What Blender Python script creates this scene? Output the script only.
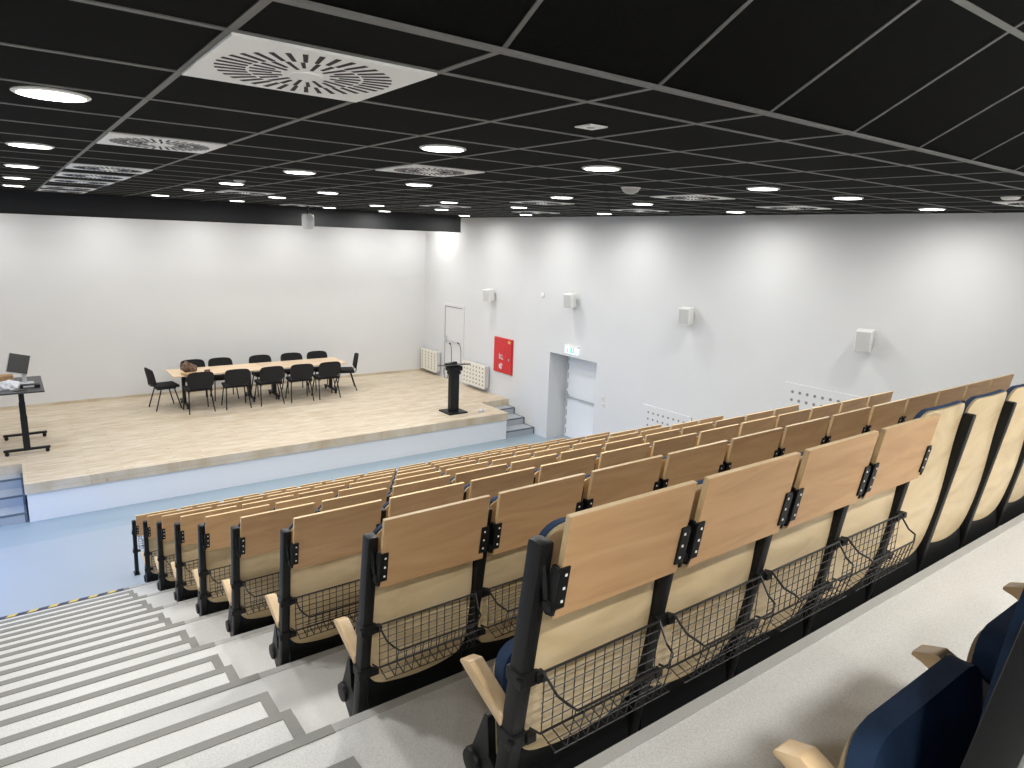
import bpy, bmesh, math, random
from mathutils import Vector, Matrix
random.seed(7)
for o in list(bpy.data.objects): bpy.data.objects.remove(o)
C = bpy.context.scene.collection
S = bpy.context.scene
PI = math.pi

# ------------------------------------------------------------------ camera
H = 4.091                      # camera height above the flat floor
YAW, PITCH, ROLL, F = .6422, .2081, -.0358, 679.3
f = Vector((math.sin(YAW)*math.cos(PITCH), math.cos(YAW)*math.cos(PITCH), -math.sin(PITCH)))
r = Vector((math.cos(YAW), -math.sin(YAW), 0)); d = f.cross(r)
r2 = math.cos(ROLL)*r + math.sin(ROLL)*d; d2 = -math.sin(ROLL)*r + math.cos(ROLL)*d
cd = bpy.data.cameras.new('camera'); cam = bpy.data.objects.new('camera', cd); C.objects.link(cam)
cam.matrix_world = Matrix(((r2.x, -d2.x, -f.x, 0), (r2.y, -d2.y, -f.y, 0), (r2.z, -d2.z, -f.z, H), (0, 0, 0, 1)))
cd.sensor_fit = 'HORIZONTAL'; cd.sensor_width = 36; cd.lens = 36*F/1024; cd.clip_start = .02; cd.clip_end = 200
S.camera = cam

# ------------------------------------------------------------------ world, exposure, daylight
S.view_settings.view_transform = 'Standard'; S.view_settings.look = 'None'
S.view_settings.gamma = 1; S.view_settings.exposure = 0.12
try: S.view_settings.use_curve_mapping = False
except Exception: pass
w = bpy.data.worlds.new('world'); S.world = w; w.use_nodes = True
w.node_tree.nodes['Background'].inputs[0].default_value = (.55, .75, 1, 1)
w.node_tree.nodes['Background'].inputs[1].default_value = 1.0

def area(name, loc, rot, size, size_y, power, col, shape='RECTANGLE', spread=PI):
    l = bpy.data.lights.new(name, 'AREA'); l.shape = shape; l.size = size
    if shape == 'RECTANGLE': l.size_y = size_y
    l.energy = power; l.color = col; l.spread = spread
    o = bpy.data.objects.new(name, l); C.objects.link(o); o.location = loc; o.rotation_euler = rot
    return o
# daylight entering through the left-hand window beside the stage
area('window_daylight', (-3.93, 9.6, 1.35), (0, -math.radians(52), 0), 2.2, 2.8, 130, (.20, .43, 1), spread=math.radians(100))
LAMP_W = 31.5                  # watts of every ceiling downlight
LAMP_C = (1, .985, .955)

# ------------------------------------------------------------------ materials
def nodes(m): return m.node_tree.nodes, m.node_tree.links
def mat(name, col, rough=.5, metal=0, spec=.5, noise=None, bump=None, emit=None, coat=0):
    m = bpy.data.materials.new(name); m.use_nodes = True; n, l = nodes(m); b = n['Principled BSDF']
    b.inputs['Base Color'].default_value = (*col, 1); b.inputs['Roughness'].default_value = rough
    b.inputs['Metallic'].default_value = metal; b.inputs['Specular IOR Level'].default_value = spec
    b.inputs['Coat Weight'].default_value = coat
    tc = n.new('ShaderNodeTexCoord')
    if noise:   # (scale, amount, detail)
        t = n.new('ShaderNodeTexNoise'); t.inputs['Scale'].default_value = noise[0]; t.inputs['Detail'].default_value = noise[2]
        l.new(tc.outputs['Object'], t.inputs['Vector'])
        r_ = n.new('ShaderNodeValToRGB'); r_.color_ramp.elements[0].position = .3; r_.color_ramp.elements[1].position = .7
        a = noise[1]
        r_.color_ramp.elements[0].color = (*[c*(1-a) for c in col], 1); r_.color_ramp.elements[1].color = (*[min(1, c*(1+a)) for c in col], 1)
        l.new(t.outputs['Fac'], r_.inputs['Fac']); l.new(r_.outputs['Color'], b.inputs['Base Color'])
    if bump:    # (scale, strength)
        t = n.new('ShaderNodeTexNoise'); t.inputs['Scale'].default_value = bump[0]; t.inputs['Detail'].default_value = 3
        l.new(tc.outputs['Object'], t.inputs['Vector'])
        bp = n.new('ShaderNodeBump'); bp.inputs['Strength'].default_value = bump[1]; bp.inputs['Distance'].default_value = .004
        l.new(t.outputs['Fac'], bp.inputs['Height']); l.new(bp.outputs['Normal'], b.inputs['Normal'])
    if emit:
        b.inputs['Emission Color'].default_value = (*emit[0], 1); b.inputs['Emission Strength'].default_value = emit[1]
    return m

def wood(name, c1, c2, c3, stretch=(1.2, 1, 9), rough=.42, scale=2.2, seed=True):
    m = bpy.data.materials.new(name); m.use_nodes = True; n, l = nodes(m); b = n['Principled BSDF']
    tc = n.new('ShaderNodeTexCoord'); mp = n.new('ShaderNodeMapping'); mp.inputs['Scale'].default_value = stretch
    oi = n.new('ShaderNodeObjectInfo'); ad = n.new('ShaderNodeVectorMath'); ad.operation = 'ADD'
    ml = n.new('ShaderNodeMath'); ml.operation = 'MULTIPLY'; ml.inputs[1].default_value = 37
    l.new(oi.outputs['Random'], ml.inputs[0]); l.new(tc.outputs['Object'], ad.inputs[0]); l.new(ml.outputs[0], ad.inputs[1])
    l.new(ad.outputs[0], mp.inputs['Vector'])
    t = n.new('ShaderNodeTexNoise'); t.inputs['Scale'].default_value = scale; t.inputs['Detail'].default_value = 5; t.inputs['Distortion'].default_value = 1.2
    l.new(mp.outputs[0], t.inputs['Vector'])
    cr = n.new('ShaderNodeValToRGB'); e = cr.color_ramp.elements
    e[0].position = .3; e[0].color = (*c1, 1); e[1].position = .72; e[1].color = (*c3, 1)
    k = e.new(.5); k.color = (*c2, 1)
    l.new(t.outputs['Fac'], cr.inputs['Fac'])
    hs = n.new('ShaderNodeHueSaturation')
    mr = n.new('ShaderNodeMapRange'); mr.inputs['To Min'].default_value = .9; mr.inputs['To Max'].default_value = 1.08
    l.new(oi.outputs['Random'], mr.inputs['Value']); l.new(mr.outputs[0], hs.inputs['Value']); l.new(cr.outputs['Color'], hs.inputs['Color'])
    l.new(hs.outputs['Color'], b.inputs['Base Color'])
    b.inputs['Roughness'].default_value = rough
    return m

M = {}
M['wall'] = mat('white_paint', (.64, .645, .645), .75, noise=(1.5, .012, 2))
M['ceil'] = mat('black_ceiling_tile', (.0042, .0043, .0038), .9, spec=.08, noise=(60, .25, 2))
M['grid'] = mat('grey_ceiling_grid', (.13, .13, .122), .5)
M['pelmet'] = mat('black_painted_board', (.012, .012, .013), .7)
M['vinyl'] = mat('speckled_grey_vinyl', (.60, .60, .585), .42, noise=(240, .16, 3))
M['nose'] = mat('grey_nosing_strip', (.215, .215, .20), .55, noise=(300, .1, 2))
M['edge'] = mat('mid_grey_edge_strip', (.42, .42, .405), .5, noise=(300, .1, 2))
M['hall'] = mat('pale_grey_linoleum', (.32, .365, .41), .35, noise=(90, .05, 3))
M['hallband'] = mat('blue_grey_linoleum', (.27, .34, .39), .38, noise=(90, .05, 3))
M['stair'] = mat('grey_stair_vinyl', (.36, .39, .42), .45, noise=(200, .1, 3))
M['stairnose'] = mat('dark_stair_nosing', (.10, .12, .15), .5)
M['fascia'] = mat('white_stage_front', (.74, .76, .78), .5)
M['black'] = mat('black_powder_coat', (.007, .0075, .008), .45, spec=.3, noise=(120, .2, 2))
M['wire'] = mat('black_wire', (.012, .012, .013), .4)
M['screw'] = mat('zinc_screw', (.85, .85, .85), .35)
M['navy'] = mat('navy_upholstery', (.016, .042, .10), .85, noise=(14, .25, 4), bump=(400, .3))
M['tab'] = wood('beech_laminate', (.49, .285, .137), (.555, .335, .165), (.61, .38, .195), stretch=(1, 1, 7), scale=2.5, rough=.45)
M['veneer'] = wood('birch_veneer', (.53, .40, .225), (.63, .49, .29), (.69, .55, .345), stretch=(2, 1, 5), scale=1.7, rough=.33)
M['tabedge'] = wood('beech_edge_band', (.64, .46, .235), (.71, .53, .29), (.76, .58, .33), stretch=(6, 6, 6), rough=.45)
M['arm'] = wood('varnished_beech_armrest', (.60, .42, .23), (.72, .52, .30), (.78, .58, .35), stretch=(5, 1.2, 5), rough=.35)
M['vent'] = mat('white_vent_plate', (.93, .93, .91), .5)
M['white'] = mat('white_enamel', (.80, .80, .77), .45)
M['cream'] = mat('cream_steel', (.74, .71, .62), .5)
M['hole'] = mat('dark_opening', (.03, .03, .03), .9)
M['grey'] = mat('light_grey_plastic', (.55, .55, .54), .5)
M['greyd'] = mat('grey_gap', (.18, .18, .18), .7)
M['door'] = mat('white_door_leaf', (.85, .86, .86), .5)
M['red'] = mat('red_steel', (.56, .022, .028), .35, noise=(8, .05, 2))
M['yellow'] = mat('yellow_tape', (.58, .44, .13), .6)
M['blacktape'] = mat('dark_blue_tape', (.04, .05, .09), .6)
M['green'] = mat('lit_green_pictogram', (.02, .4, .25), .5, emit=((.02, .55, .36), 1.0))
M['lit'] = mat('lit_white_sign', (.8, .9, .88), .5, emit=((.72, .95, .9), 1.3))
M['lamp'] = mat('lit_lamp_diffuser', (1, 1, 1), .5, emit=((1, .98, .93), 9.0))
M['screen'] = mat('dark_screen', (.045, .045, .042), .35)
M['silver'] = mat('silver_plastic', (.5, .52, .54), .35, metal=.3)
M['desk'] = mat('black_desk_top', (.035, .036, .038), .35, noise=(30, .3, 3))
M['card'] = mat('tan_cardboard', (.42, .26, .13), .8)
M['paper'] = mat('white_paper', (.6, .62, .66), .7)
M['bag'] = mat('brown_paper', (.14, .085, .055), .8, noise=(12, .5, 3))
M['fabric'] = mat('black_fabric', (.007, .007, .008), .9, bump=(300, .3))
M['table'] = wood('pale_maple_table', (.62, .46, .30), (.67, .51, .34), (.71, .56, .39), stretch=(1, 6, 6), rough=.4)
M['glass'] = mat('window_glass', (.8, .9, 1), .05); M['glass'].node_tree.nodes['Principled BSDF'].inputs['Transmission Weight'].default_value = 1

def plank_mat():
    m = bpy.data.materials.new('pine_stage_planks'); m.use_nodes = True; n, l = nodes(m); b = n['Principled BSDF']
    tc = n.new('ShaderNodeTexCoord')
    br = n.new('ShaderNodeTexBrick'); br.offset = .37; br.inputs['Scale'].default_value = 1
    br.inputs['Brick Width'].default_value = 1.15; br.inputs['Row Height'].default_value = .125
    br.inputs['Mortar Size'].default_value = .0025; br.inputs['Mortar Smooth'].default_value = .3; br.inputs['Bias'].default_value = 0
    br.inputs['Color1'].default_value = (.535, .46, .36, 1); br.inputs['Color2'].default_value = (.61, .54, .44, 1)
    br.inputs['Mortar'].default_value = (.40, .31, .19, 1)
    l.new(tc.outputs['Object'], br.inputs['Vector'])
    mp = n.new('ShaderNodeMapping'); mp.inputs['Scale'].default_value = (1.5, 9, 1); l.new(tc.outputs['Object'], mp.inputs['Vector'])
    t = n.new('ShaderNodeTexNoise'); t.inputs['Scale'].default_value = 2; t.inputs['Detail'].default_value = 6; l.new(mp.outputs[0], t.inputs['Vector'])
    cr = n.new('ShaderNodeValToRGB'); cr.color_ramp.elements[0].position = .36; cr.color_ramp.elements[1].position = .6
    cr.color_ramp.elements[0].color = (.80, .72, .58, 1); cr.color_ramp.elements[1].color = (1.04, 1.04, 1.04, 1)
    l.new(t.outputs['Fac'], cr.inputs['Fac'])
    mx = n.new('ShaderNodeMixRGB'); mx.blend_type = 'MULTIPLY'; mx.inputs[0].default_value = .8
    l.new(br.outputs['Color'], mx.inputs[1]); l.new(cr.outputs['Color'], mx.inputs[2])
    vo = n.new('ShaderNodeTexVoronoi'); vo.inputs['Scale'].default_value = 3.4; l.new(tc.outputs['Object'], vo.inputs['Vector'])
    c2 = n.new('ShaderNodeValToRGB'); c2.color_ramp.elements[0].position = .03; c2.color_ramp.elements[1].position = .09
    c2.color_ramp.elements[0].color = (.72, .56, .38, 1); c2.color_ramp.elements[1].color = (1, 1, 1, 1)
    l.new(vo.outputs['Distance'], c2.inputs['Fac'])
    m2 = n.new('ShaderNodeMixRGB'); m2.blend_type = 'MULTIPLY'; m2.inputs[0].default_value = .8
    l.new(mx.outputs[0], m2.inputs[1]); l.new(c2.outputs['Color'], m2.inputs[2]); l.new(m2.outputs[0], b.inputs['Base Color'])
    b.inputs['Roughness'].default_value = .5
    return m
M['planks'] = plank_mat()

# ------------------------------------------------------------------ mesh helpers
class MB:
    def __init__(s): s.bm = bmesh.new()
    def box(s, x0, x1, y0, y1, z0, z1, bev=0, mi=0):
        vs = [s.bm.verts.new(v) for v in ((x0,y0,z0),(x1,y0,z0),(x1,y1,z0),(x0,y1,z0),(x0,y0,z1),(x1,y0,z1),(x1,y1,z1),(x0,y1,z1))]
        fs = [s.bm.faces.new([vs[i] for i in q]) for q in ((3,2,1,0),(4,5,6,7),(0,1,5,4),(1,2,6,5),(2,3,7,6),(3,0,4,7))]
        for q in fs: q.material_index = mi
        if bev:
            es = {e for q in fs for e in q.edges}
            bmesh.ops.bevel(s.bm, geom=list(es), offset=bev, segments=2, profile=.6, affect='EDGES')
        return s
    def hexa(s, pts, bev=0, mi=0):   # 8 points, bottom loop then top loop
        vs = [s.bm.verts.new(v) for v in pts]
        fs = [s.bm.faces.new([vs[i] for i in q]) for q in ((3,2,1,0),(4,5,6,7),(0,1,5,4),(1,2,6,5),(2,3,7,6),(3,0,4,7))]
        for q in fs: q.material_index = mi
        if bev:
            es = {e for q in fs for e in q.edges}
            bmesh.ops.bevel(s.bm, geom=list(es), offset=bev, segments=2, profile=.6, affect='EDGES')
        return s
    def tube(s, pts, r, n=6, closed=False, mi=0):
        pts = [Vector(p) for p in pts]; rings = []
        for i, p in enumerate(pts):
            a = pts[i-1] if (i or closed) else p; b = pts[(i+1) % len(pts)] if (i < len(pts)-1 or closed) else p
            t = (b-a).normalized(); u = t.cross(Vector((0,0,1)))
            if u.length < .05: u = t.cross(Vector((1,0,0)))
            u.normalize(); v = t.cross(u)
            rr = r[i] if isinstance(r, (list, tuple)) else r
            rings.append([s.bm.verts.new(p + rr*(math.cos(2*PI*k/n)*u + math.sin(2*PI*k/n)*v)) for k in range(n)])
        m = len(rings)
        for i in range(m if closed else m-1):
            A, B = rings[i], rings[(i+1) % m]
            for k in range(n): s.bm.faces.new((A[k], A[(k+1)%n], B[(k+1)%n], B[k])).material_index = mi
        if not closed:
            s.bm.faces.new(rings[0][::-1]).material_index = mi; s.bm.faces.new(rings[-1]).material_index = mi
        return s
    def lathe(s, prof, cx=0, cy=0, n=24, mi=0, axis='z'):
        rings = []
        for (rr, z) in prof:
            ring = []
            for k in range(n):
                a = 2*PI*k/n; q = (rr*math.cos(a), rr*math.sin(a))
                ring.append(s.bm.verts.new((cx+q[0], cy+q[1], z) if axis == 'z' else (z, cx+q[0], cy+q[1])))
            rings.append(ring)
        for A, B in zip(rings, rings[1:]):
            for k in range(n): s.bm.faces.new((A[k], A[(k+1)%n], B[(k+1)%n], B[k])).material_index = mi
        s.bm.faces.new(rings[0][::-1]).material_index = mi; s.bm.faces.new(rings[-1]).material_index = mi
        return s
    def prism(s, pts, a, b, plane='yz', bev=0, mi=0):   # outline extruded a..b along the remaining axis
        def P(q, t): return (t, q[0], q[1]) if plane == 'yz' else ((q[0], t, q[1]) if plane == 'xz' else (q[0], q[1], t))
        A = [s.bm.verts.new(P(q, a)) for q in pts]; B = [s.bm.verts.new(P(q, b)) for q in pts]
        n = len(pts); fs = [s.bm.faces.new(A[::-1]), s.bm.faces.new(B)]
        for i in range(n): fs.append(s.bm.faces.new((A[i], A[(i+1)%n], B[(i+1)%n], B[i])))
        for q in fs: q.material_index = mi
        if bev: bmesh.ops.bevel(s.bm, geom=list({e for q in fs for e in q.edges}), offset=bev, segments=2, profile=.6, affect='EDGES')
        return s
    def mesh(s, name, mats, smooth=False):
        bmesh.ops.recalc_face_normals(s.bm, faces=s.bm.faces)
        me = bpy.data.meshes.new(name); s.bm.to_mesh(me); s.bm.free()
        for m in (mats if isinstance(mats, (list, tuple)) else [mats]): me.materials.append(m)
        if smooth:
            for p in me.polygons: p.use_smooth = True
            try: me.set_sharp_from_angle(angle=math.radians(38))
            except Exception: pass
        return me
    def build(s, name, mats, parent=None, loc=(0,0,0), rot=(0,0,0), smooth=False):
        return link(name, s.mesh(name, mats, smooth), parent, loc, rot)

def link(name, me, parent=None, loc=(0,0,0), rot=(0,0,0)):
    o = bpy.data.objects.new(name, me); C.objects.link(o); o.location = loc; o.rotation_euler = rot
    if parent: o.parent = parent
    return o
def tag(o, label, cat, group=None):
    o['label'] = label; o['category'] = cat
    if group: o['group'] = group
    return o
def thing(name, label, cat, loc=(0,0,0), rz=0, group=None):
    o = bpy.data.objects.new(name, None); C.objects.link(o); o.empty_display_size = .1
    o.location = loc; o.rotation_euler = (0, 0, rz); return tag(o, label, cat, group)
def struct(o): o['kind'] = 'structure'; return o
def copy_tree(o, parent=None):
    c = o.copy(); C.objects.link(c); c.parent = parent
    for ch in list(o.children): copy_tree(ch, c)
    return c
def ordinal(i): return ['first','second','third','fourth','fifth','sixth','seventh','eighth','ninth','tenth','eleventh','twelfth'][i]

# ------------------------------------------------------------------ dimensions
XR, YB, XL, YF = 8.951, 15.946, -4.0, -3.2       # right, stage, left and rear walls
ZC = H + .489                                     # main ceiling
GX, GY = .51, 1.58                                # ceiling grid origin; GY = fold line of the ceiling
ZS = .568                                         # stage top
SY, SX0, SX1, SN = 11.05, -.06, 8.2, 12.08        # stage front, notches
XP, WS, P_, R_ = .947, .485, .931, .3344         # first post, seat pitch, row pitch, row rise
def post_top(k): return 1.138 + (8-k)*P_, H - .677 - (8-k)*R_ - (.016 if k < 8 else 0)
def edge(k): return 1.161 + (8-k)*P_, H - 1.4134 - (8-k)*R_

# ------------------------------------------------------------------ room shell
m = MB(); m.box(XL, XR, YF, 10.3, -.2, 0); floor = struct(m.build('floor', M['hall']))
m = MB(); m.box(XL, XR, 10.3, YB, -.2, 0); struct(m.build('floor', M['hallband']))
# right wall with the deep door recess
D0, D1, DZ, DD = 9.28, 10.69, 1.86, .53
m = MB()
m.box(XR, XR+.62, YF, D0, -.2, H+3.2).box(XR, XR+.62, D1, YB+.3, -.2, H+3.2).box(XR, XR+.62, D0, D1, DZ, H+3.2)
m.box(XR+DD+.04, XR+.62, D0, D1, -.2, DZ)
struct(m.build('wall_right', M['wall']))
m = MB(); m.box(XR, XR+DD+.04, D0, D1, -.2, 0); struct(m.build('floor', M['hall']))
m = MB(); m.box(XL-.3, XR, YB, YB+.3, -.2, H+3.2); struct(m.build('wall_stage', M['wall']))
m = MB(); m.box(XL-.3, XR+.62, YF-.3, YF, -.2, H+3.2); struct(m.build('wall_rear', M['wall']))
W0, W1, WZ0, WZ1 = 8.1, 11.1, .25, 2.6
m = MB(); m.box(XL-.3, XL, YF, W0, -.2, H+3.2).box(XL-.3, XL, W1, YB, -.2, H+3.2).box(XL-.3, XL, W0, W1, WZ1, H+3.2).box(XL-.3, XL, W0, W1, -.2, WZ0)
struct(m.build('wall_left', M['wall']))
win = MB()
for a, b in ((W0, W0+.06), ((W0+W1)/2-.04, (W0+W1)/2+.04), (W1-.06, W1)): win.box(XL-.16, XL-.08, a, b, WZ0, WZ1)
for a, b in ((WZ0, WZ0+.06), (WZ1-.06, WZ1)): win.box(XL-.16, XL-.08, W0+.06, W1-.06, a, b)
win = struct(win.build('window_1', M['white']))
MB().box(XL-.13, XL-.115, W0+.05, W1-.05, WZ0+.05, WZ1-.05).build('pane', M['glass'], win)

# ceiling: flat part, sloping part rising over the camera, rear flat part
SL0, SL1 = (GY, ZC), (-.6, ZC + .5565*(GY+.6))
m = MB(); m.box(XL, XR, GY, YB, ZC, ZC+.1)
m.prism([SL0, SL1, (SL1[0], SL1[1]+.1), (SL0[0], SL0[1]+.1)], XL, XR, 'yz')
m.box(XL, XR, YF, SL1[0], SL1[1], SL1[1]+.1)
ceiling = struct(m.build('ceiling', M['ceil']))
g = MB(); BW = .011
xs = [GX+.6*i for i in range(-7, 15)]
for x in xs: g.box(x-BW, x+BW, GY, YB, ZC-.003, ZC+.001)
j = 0
while GY+.325+.6*j < YB:
    y = GY+.325+.6*j; g.box(XL, XR, y-BW, y+BW, ZC-.0035, ZC+.001); j += 1
sd = Vector((0, SL1[0]-SL0[0], SL1[1]-SL0[1])); sl = sd.length; sd.normalize(); sn = Vector((0, -sd.z, sd.y)) * -1
if sn.z > 0: sn = -sn
def slab(x0, x1, t0, t1, th=.003):
    o0 = Vector((0, SL0[0], SL0[1]))
    q = [o0+sd*t0, o0+sd*t1]
    b = [Vector((x0, v.y, v.z)) for v in q] + [Vector((x1, v.y, v.z)) for v in q[::-1]]
    g.hexa([v+sn*th for v in b] + [v-sn*.001 for v in b])
for x in xs: slab(x-.0075, x+.0075, 0, sl)
for t in (.6, 1.2, 1.8, 2.4):
    if t < sl: slab(XL, XR, t-.010, t+.010)
g.box(XL, XR, GY-.016, GY+.016, ZC-.006, ZC+.002)
g.build('ceiling_grid', M['grid'], ceiling)
# black pelmet hanging in front of the stage wall
m = MB(); m.box(XL, 8.34, 13.28, 13.40, H+.145, ZC-.004); m.box(XL, 8.34, 13.24, 13.44, H+.135, H+.145)
struct(m.build('trim_1', M['pelmet']))

# ------------------------------------------------------------------ seating tiers with nosing strips and aisle steps
for k in range(1, 10):
    y1, z = edge(k); y0 = edge(k+1)[0] if k < 9 else YF
    t = struct(MB().box(XL, XR, y0, y1, 0, z).build('seating_tier', M['vinyl']))
    MB().box(XL, XR, y1-.038, y1+.003, z-.03, z+.003).build('edge_strip', M['edge'], t)
    if k == 1:   # black and yellow warning tape
        tp = MB().box(XL, .70, y1-.045, y1+.004, z+.003, z+.006).build('warning_tape', M['blacktape'], t)
        tb = MB(); x = -1.5
        while x < .66:
            tb.hexa([(x, y1-.044, z+.0061), (x+.075, y1-.044, z+.0061), (x+.105, y1+.003, z+.0061), (x+.03, y1+.003, z+.0061),
                     (x, y1-.044, z+.0075), (x+.075, y1-.044, z+.0075), (x+.105, y1+.003, z+.0075), (x+.03, y1+.003, z+.0075)]); x += .17
        tb.build('tape_stripes', M['yellow'], tp)
        MB().box(-1.1, .752, y1-.045, y1+.003, z+.0031, z+.0038).build('nosing_strip', M['nose'], t)
    else:
        MB().box(-1.1, .80, y1-.042, y1+.004, z-.031, z+.0042).build('nosing_strip', M['nose'], t)
        MB().box(7.25, XR, y1-.05, y1+.004, z-.031, z+.0042).build('nosing_strip', M['nose'], t)
    for x0, x1, sgn in ((-1.1, .752, 1), (7.3, XR, -1)):
        da, db = (P_/3, 2*P_/3) if k > 1 else (.19, .38)
        zb = z - R_ if k > 1 else 0
        h = (z - zb)/3
        for n_, (ya, yb, zz) in enumerate(((y1, y1+da, zb+2*h), (y1+da, y1+db, zb+h))):
            s_ = struct(MB().box(x0, x1, ya, yb, zb, zz).build('aisle_step', M['vinyl']))
            nb = MB().box(x0-.002*(sgn<0), x1+.002*(sgn>0), yb-.042, yb+.003, zz-.03, zz+.0032)
            if sgn > 0: nb.box(x1-.042, x1+.003, ya, yb-.042, zz-.03, zz+.0032)
            else: nb.box(x0-.003, x0+.042, ya, yb-.042, zz-.03, zz+.0032)
            nb.build('nosing_strip', M['nose'], s_)

# ------------------------------------------------------------------ stage
m = MB()
m.box(XL, XR, SN, YB, .418, ZS); m.box(SX0, SX1, SY, SN, .418, ZS)
stage = struct(m.build('stage', M['planks']))
m = MB(); m.box(XL, XR, SN+.03, YB, 0, .418); m.box(SX0+.02, SX1-.02, SY+.03, SN+.03, 0, .418)
m.build('stage_front', M['fascia'], stage)
m = MB()
for a in range(96):
    x = SX0+.25+a*.036
    m.box(x, x+.012, SY-.001, SY+.01, .478, .486)
m.build('perforated_edge', M['nose'], stage)
for x0, x1, dk in ((-1.7, SX0, -1), (SX1, XR, 1)):
    for i, (yy, zz) in enumerate(((11.83, .426), (11.46, .284), (11.10, .142))):
        ya = SN if i == 0 else (11.83, 11.46)[i-1]
        s_ = struct(MB().box(x0+.001, x1-.001, yy, ya, 0, zz).build('stage_step', M['stair']))
        nb = MB().box(x0+.001, x1-.001, yy-.003, yy+.03, zz-.02, zz+.003)
        sx = x1-.03 if dk > 0 else x1-.03
        nb.box(sx, x1-.002, yy+.03, ya, zz-.004, zz+.003); nb.box(sx, x1-.002, yy-.0035, yy, zz-.142, zz-.02)
        nb.build('nosing_strip', M['stairnose'], s_)
# timber skirting along the stage wall
struct(MB().box(XL, XR, YB-.02, YB, ZS, ZS+.05).build('baseboard_stage', M['planks']))

# ------------------------------------------------------------------ downlights
def disc_profile(): return None
lamp_template = None
def downlight(x, y, z, label, rx=0, group='round downlights in the black ceiling', scale=1.0, power=LAMP_W):
    global lamp_template
    if lamp_template is None:
        t = thing('ceiling_downlight', label, 'ceiling light')
        ring = MB(); n = 32
        prof = [(.128, 0), (.130, -.004), (.122, -.009), (.108, -.009), (.104, -.002), (.104, 0)]
        rings = [[ring.bm.verts.new((rr*math.cos(2*PI*k/n), rr*math.sin(2*PI*k/n), zz)) for k in range(n)] for rr, zz in prof]
        for A, B in zip(rings, rings[1:]+rings[:1]):
            for k in range(n): ring.bm.faces.new((A[k], A[(k+1)%n], B[(k+1)%n], B[k]))
        ring.build('trim_ring', M['vent'], t, smooth=True)
        MB().lathe([(.104, -.001), (.112, -.010), (.100, -.0115)], n=32).build('diffuser', M['lamp'], t)
        ld = bpy.data.lights.new('downlight_beam', 'AREA'); ld.shape = 'DISK'; ld.size = .2; ld.energy = power; ld.color = LAMP_C
        ld.spread = math.radians(176)
        lo = bpy.data.objects.new('downlight_beam', ld); C.objects.link(lo); lo.parent = t; lo.location = (0, 0, -.012)
        lamp_template = t; c = t
    else:
        c = copy_tree(lamp_template)
    if power != LAMP_W:
        for q_ in c.children:
            if q_.type == 'LIGHT':
                key = 'downlight_beam_%d' % round(power)
                dd_ = bpy.data.lights.get(key)
                if dd_ is None: dd_ = q_.data.copy(); dd_.name = key; dd_.energy = power
                if 'behind the camera' in label: dd_.spread = math.radians(125)
                q_.data = dd_
    c.location = (x, y, z-.004); c.rotation_euler = (rx, 0, 0); tag(c, label, 'ceiling light', group)
    return c
cols = [(.21, 'above the stair aisle', [3.27, 5.46, 7.48, 9.49, 11.51]),
        (2.01, 'second column from the stairs', [3.40, 5.67, 7.73, 9.48, 11.74]),
        (3.21, 'third column from the stairs', [3.40, 5.86, 8.11, 10.0, 12.05]),
        (5.01, 'fourth column from the stairs', [3.40, 5.91, 8.29, 10.56, 12.6]),
        (6.21, 'fifth column from the stairs', [3.33, 5.83, 8.29, 10.52, 12.74]),
        (8.0, 'column nearest the right wall', [3.36, 5.81, 8.34, 10.45, 12.6])]
depth = ['nearest the camera', 'second from the camera', 'third from the camera', 'fourth from the camera', 'nearest the stage']
cc = ['over the stair aisle', 'in the column right of the wheel-shaped vents', 'in the third column from the left',
      'in the fourth column from the left', 'in the second column from the right wall', 'in the column beside the right wall']
for (x, _, ys), where in zip(cols, cc):
    for y, dpt in zip(ys, depth):
        downlight(x, y, ZC, 'round white downlight %s, %s' % (where, dpt), power=LAMP_W*(.62 if x > 7.5 else .66 if x < 1 else 1))
# the row over the stage behind the pelmet; rear and left lamps are added, unseen, as extra light
for x in (-2.6, -.4, 1.6, 3.4, 5.2, 7.0, 8.4):
    downlight(x, 14.9, ZC, 'round downlight over the stage behind the black pelmet', group='downlights hidden behind the pelmet', power=LAMP_W*.7)
for x, y in [(a, b) for b in (-1.1, -2.4) for a in (-1.0, .8, 2.6, 4.4, 6.2, 8.0)]:  # unseen lamps added to brighten the walkway and nearest seats
    downlight(x, y, SL1[1], 'added unseen downlight in the raised ceiling behind the camera', group='added downlights behind the camera', power=LAMP_W*1.3)
for y in (3.3, 7.6, 11.6):
    downlight(-2.2, y, ZC, 'round downlight left of the stair aisle, outside the view', group='downlights left of the view', power=LAMP_W*.7)

# ------------------------------------------------------------------ air diffusers
def diffuser_template():
    t = thing('air_diffuser', '', 'air vent')
    MB().box(-.296, .296, -.296, .296, -.008, 0, bev=.002).build('faceplate', M['vent'], t)
    sl_ = MB()
    def slot(a, r0, r1, wd):
        c, s_ = math.cos(a), math.sin(a)
        q = [(r0, -wd*.8), (r1, -wd), (r1, wd), (r0, wd*.8)]
        pts = [(c*u-s_*v, s_*u+c*v) for u, v in q]
        sl_.hexa([(x, y, -.0095) for x, y in pts] + [(x, y, -.0078) for x, y in pts])
    for k in range(36):
        a = 2*PI*k/36; slot(a, .175, .262, .0075)
    for k in range(24):
        a = 2*PI*(k+.5)/24; slot(a, .075 if k % 2 else .10, .165, .0065)
    sl_.build('slots', M['hole'], t)
    MB().lathe([(.05, -.008), (.05, -.012), (.04, -.014)], n=24).build('centre_cap', M['vent'], t)
    return t
dt = None
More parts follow.
